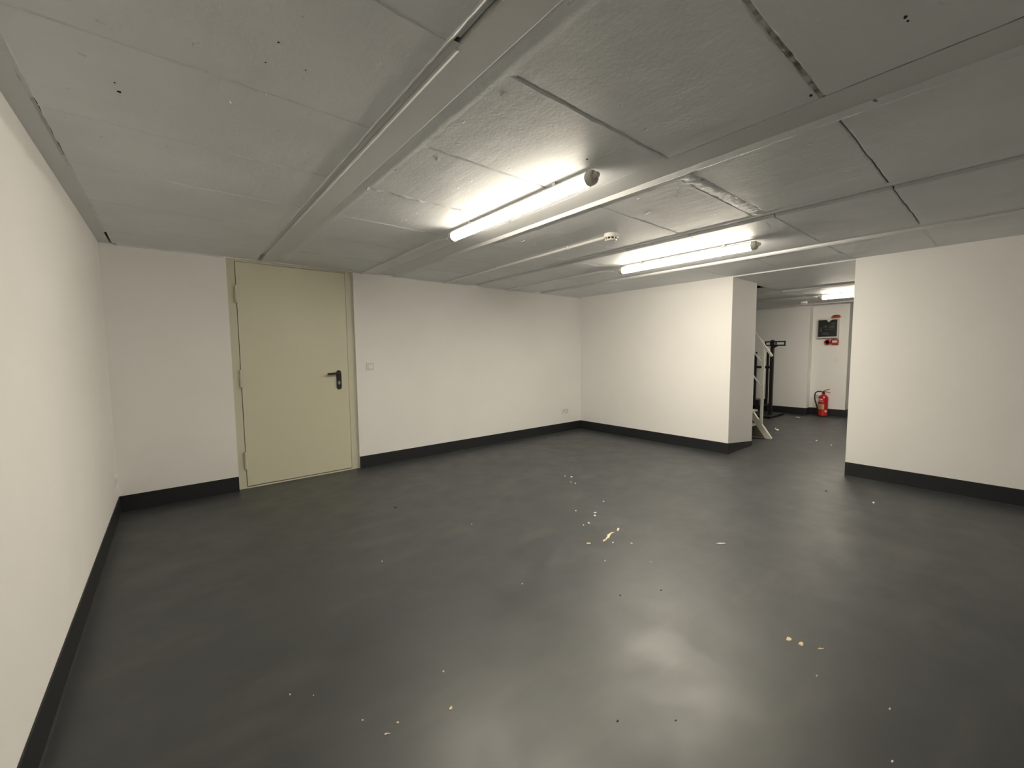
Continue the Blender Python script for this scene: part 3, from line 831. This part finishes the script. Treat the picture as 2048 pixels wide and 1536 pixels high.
rel(cp, 'sounder_ring', lathe(bmesh.new(), [(0.030, -0.0545), (0.034, -0.056), (0.038, -0.0545)], 26, (0, 0, 0), 'X'), M['red'], True)
cb = empty('fire_call_box', (RX, -2.370, 1.412)); tag(cb, 'rectangular red fire call box with white plate below the control panel', 'alarm')
rel(cb, 'box_body', newbox(-0.050, 0.0, -0.056, 0.056, -0.052, 0.052, bev=0.012), M['red_plastic'])
rel(cb, 'white_plate', newbox(-0.053, -0.048, -0.036, 0.036, -0.012, 0.026, bev=0.001), M['print_white'])
s2 = empty('light_switch', (RX, -2.408, 1.098)); tag(s2, 'white square switch on the back room wall above the extinguisher', 'switch')
rel(s2, 'switch_frame', newbox(-0.010, 0.0, -0.043, 0.043, -0.043, 0.043, bev=0.0025), M['white_plastic'])
rel(s2, 'rocker', newbox(-0.0135, -0.005, -0.029, 0.029, -0.029, 0.029, bev=0.002), M['white_plastic'])

# ------------------------------------------------------------------ crumbs and flakes on the floor
def flake(name, pts, label, cat, m, h=0.0035, group=None):
    w = [on_z(u, v, 0.0) for u, v in pts]
    c = sum(w, Vector()) / len(w)
    bm = bmesh.new()
    lo = [bm.verts.new((p.x - c.x, p.y - c.y, 0.0)) for p in w]
    hi = [bm.verts.new(((p.x - c.x) * 0.86, (p.y - c.y) * 0.86, h * (0.8 + 0.4 * random.random()))) for p in w]
    n = len(w)
    bm.faces.new(lo); bm.faces.new(hi)
    for i in range(n): bm.faces.new((lo[i], lo[(i + 1) % n], hi[(i + 1) % n], hi[i]))
    o = mesh(name, bm, m); o.location = (c.x, c.y, 0.0)
    return tag(o, label, cat, group)
def P(pts, s_, ox, oy): return [(ox + u / s_, oy + v / s_) for u, v in pts]
g1 = 'cream plaster flakes on the floor'
flake('plaster_flake', P([(875, 1245), (900, 1260), (960, 1222), (970, 1197), (1010, 1190), (1022, 1150), (1060, 1095), (1122, 1076), (1055, 1068), (1010, 1100), (960, 1130), (980, 1152), (945, 1185), (945, 1208)], 10.24, 1120, 960),
      'long crooked cream plaster flake in the middle of the floor', 'flake', M['flake'], group=g1)
flake('plaster_flake', P([(1165, 1040), (1172, 990), (1212, 985), (1216, 1010), (1192, 1048)], 10.24, 1120, 960),
      'small cream flake just off the upper tip of the long crooked one', 'flake', M['flake'], group=g1)
flake('plaster_flake', P([(460, 450), (480, 400), (500, 350), (600, 385), (645, 430), (630, 468), (580, 490)], 14.63, 1540, 1250),
      'left one of the two chunky cream flakes on the right floor', 'flake', M['flake'], group=g1)
flake('plaster_flake', P([(825, 555), (850, 515), (905, 495), (975, 530), (980, 590), (955, 635), (870, 595)], 14.63, 1540, 1250),
      'right one of the two chunky cream flakes on the right floor', 'flake', M['flake'], group=g1)
flake('plaster_flake', P([(1400, 690), (1450, 668), (1500, 692), (1575, 678), (1580, 697), (1500, 717), (1420, 712)], 14.63, 1540, 1250),
      'thin pale sliver right of the two chunky cream flakes', 'flake', M['flake'], h=0.002, group=g1)
g2 = 'tiny pale plaster specks on the floor'
def speck(u, v, w, h, ang=0.0, m='speck', label='tiny pale plaster speck lying on the dark floor', group=g2):
    pts = []
    for i in range(7):
        a = 2 * math.pi * i / 7
        du, dv = w / 2 * math.cos(a) * (0.8 + 0.4 * random.random()), h / 2 * math.sin(a) * (0.8 + 0.4 * random.random())
        pts.append((u + du * math.cos(ang) - dv * math.sin(ang), v + du * math.sin(ang) + dv * math.cos(ang)))
    flake('plaster_speck' if m != 'grit' else 'grit_grain', pts, label, 'speck' if m != 'grit' else 'grit', M[m], 0.002, group)
flake('plaster_flake', P([(545, 1290), (625, 1285), (632, 1305), (548, 1308)], 10.24, 1120, 960), 'short straight pale flake left of the long crooked one', 'flake', M['flake'], 0.002, g1)
for (u, v, w, h, a) in ((1226, 1085, 3.4, 2.6, 0), (1262.8, 1086.6, 6, 2, .3), (1190.5, 1025, 6.2, 2.2, -.15), (1189.6, 1031, 4.6, 2.8, .3),
                        (1177.6, 1045.8, 4.6, 2.2, .25), (1166.9, 1050, 2.6, 2.2, 0), (1207, 1002.7, 3.2, 1.6, 0), (1151.7, 1021.3, 3.0, 2.4, 0),
                        (1150.8, 966.4, 3.0, 1.6, .3), (1142, 964, 2.2, 1.8, 0), (1143, 953.7, 5, 1.8, 0), (1130, 952, 2.4, 1.6, 0),
                        (1747, 1005, 5, 3.4, .3), (1779.5, 1418, 4.4, 4.4, 0), (1784.5, 1523.5, 6, 4.6, .3), (1633.5, 1352, 3.2, 3.2, 0),
                        (1210, 1121.5, 2.2, 2.2, 0), (1302, 1123.6, 2.2, 2.2, 0), (1044.5, 1167.6, 2.6, 2.2, 0), (887, 1343, 4, 4, .4),
                        (725, 1440.5, 4.4, 3, 0), (580, 1389, 3.6, 3.4, 0), (943.5, 1048.5, 2.2, 2, 0), (764, 1122.5, 2.2, 2, 0), (627, 1391, 2.6, 2, -.5),
                        (1555, 859.5, 8, 2.4, .1), (1551, 857, 3, 1.6, 0), (1596, 834.5, 9, 2, .15), (1633, 881, 5, 1.8, 0), (1662.6, 890, 4, 1.8, 0)):
    speck(u, v, w, h, a)
flake('plaster_flake', [(899, 1416), (904, 1412), (905, 1417), (902, 1421), (898, 1421)], 'cream crumb near the bottom edge, beside a pale scrape', 'flake', M['flake'], 0.003, g1)
flake('plaster_flake', [(792, 1446), (796, 1443.5), (799, 1445.5), (796, 1448)], 'smallest cream crumb near the bottom edge, left of the other', 'flake', M['flake'], 0.003, g1)
flake('plaster_flake', [(768, 1469), (772, 1466.5), (777, 1467), (782, 1466.6), (779, 1468.6), (774, 1469), (770, 1471)], 'crooked white sliver near the bottom edge of the floor', 'flake', M['speck'], 0.002, g1)
flake('plaster_flake', [(1432, 1087), (1438, 1085.6), (1450, 1086), (1452, 1087.2), (1440, 1088)], 'thin white streak of plaster right of the long crooked flake', 'flake', M['speck'], 0.0015, g1)
for (u, v, w, h) in ((791, 1015, 6, 3), (1240.5, 1190.5, 4, 3.4), (1322, 1180.5, 4, 3), (1235, 1442, 5, 5), (1351.5, 1441, 3.4, 3.2), (1652.5, 982, 5, 3)):
    speck(u, v, w, h, 0, 'grit', 'tiny dark grain of grit on the dark floor', 'dark grit on the floor')
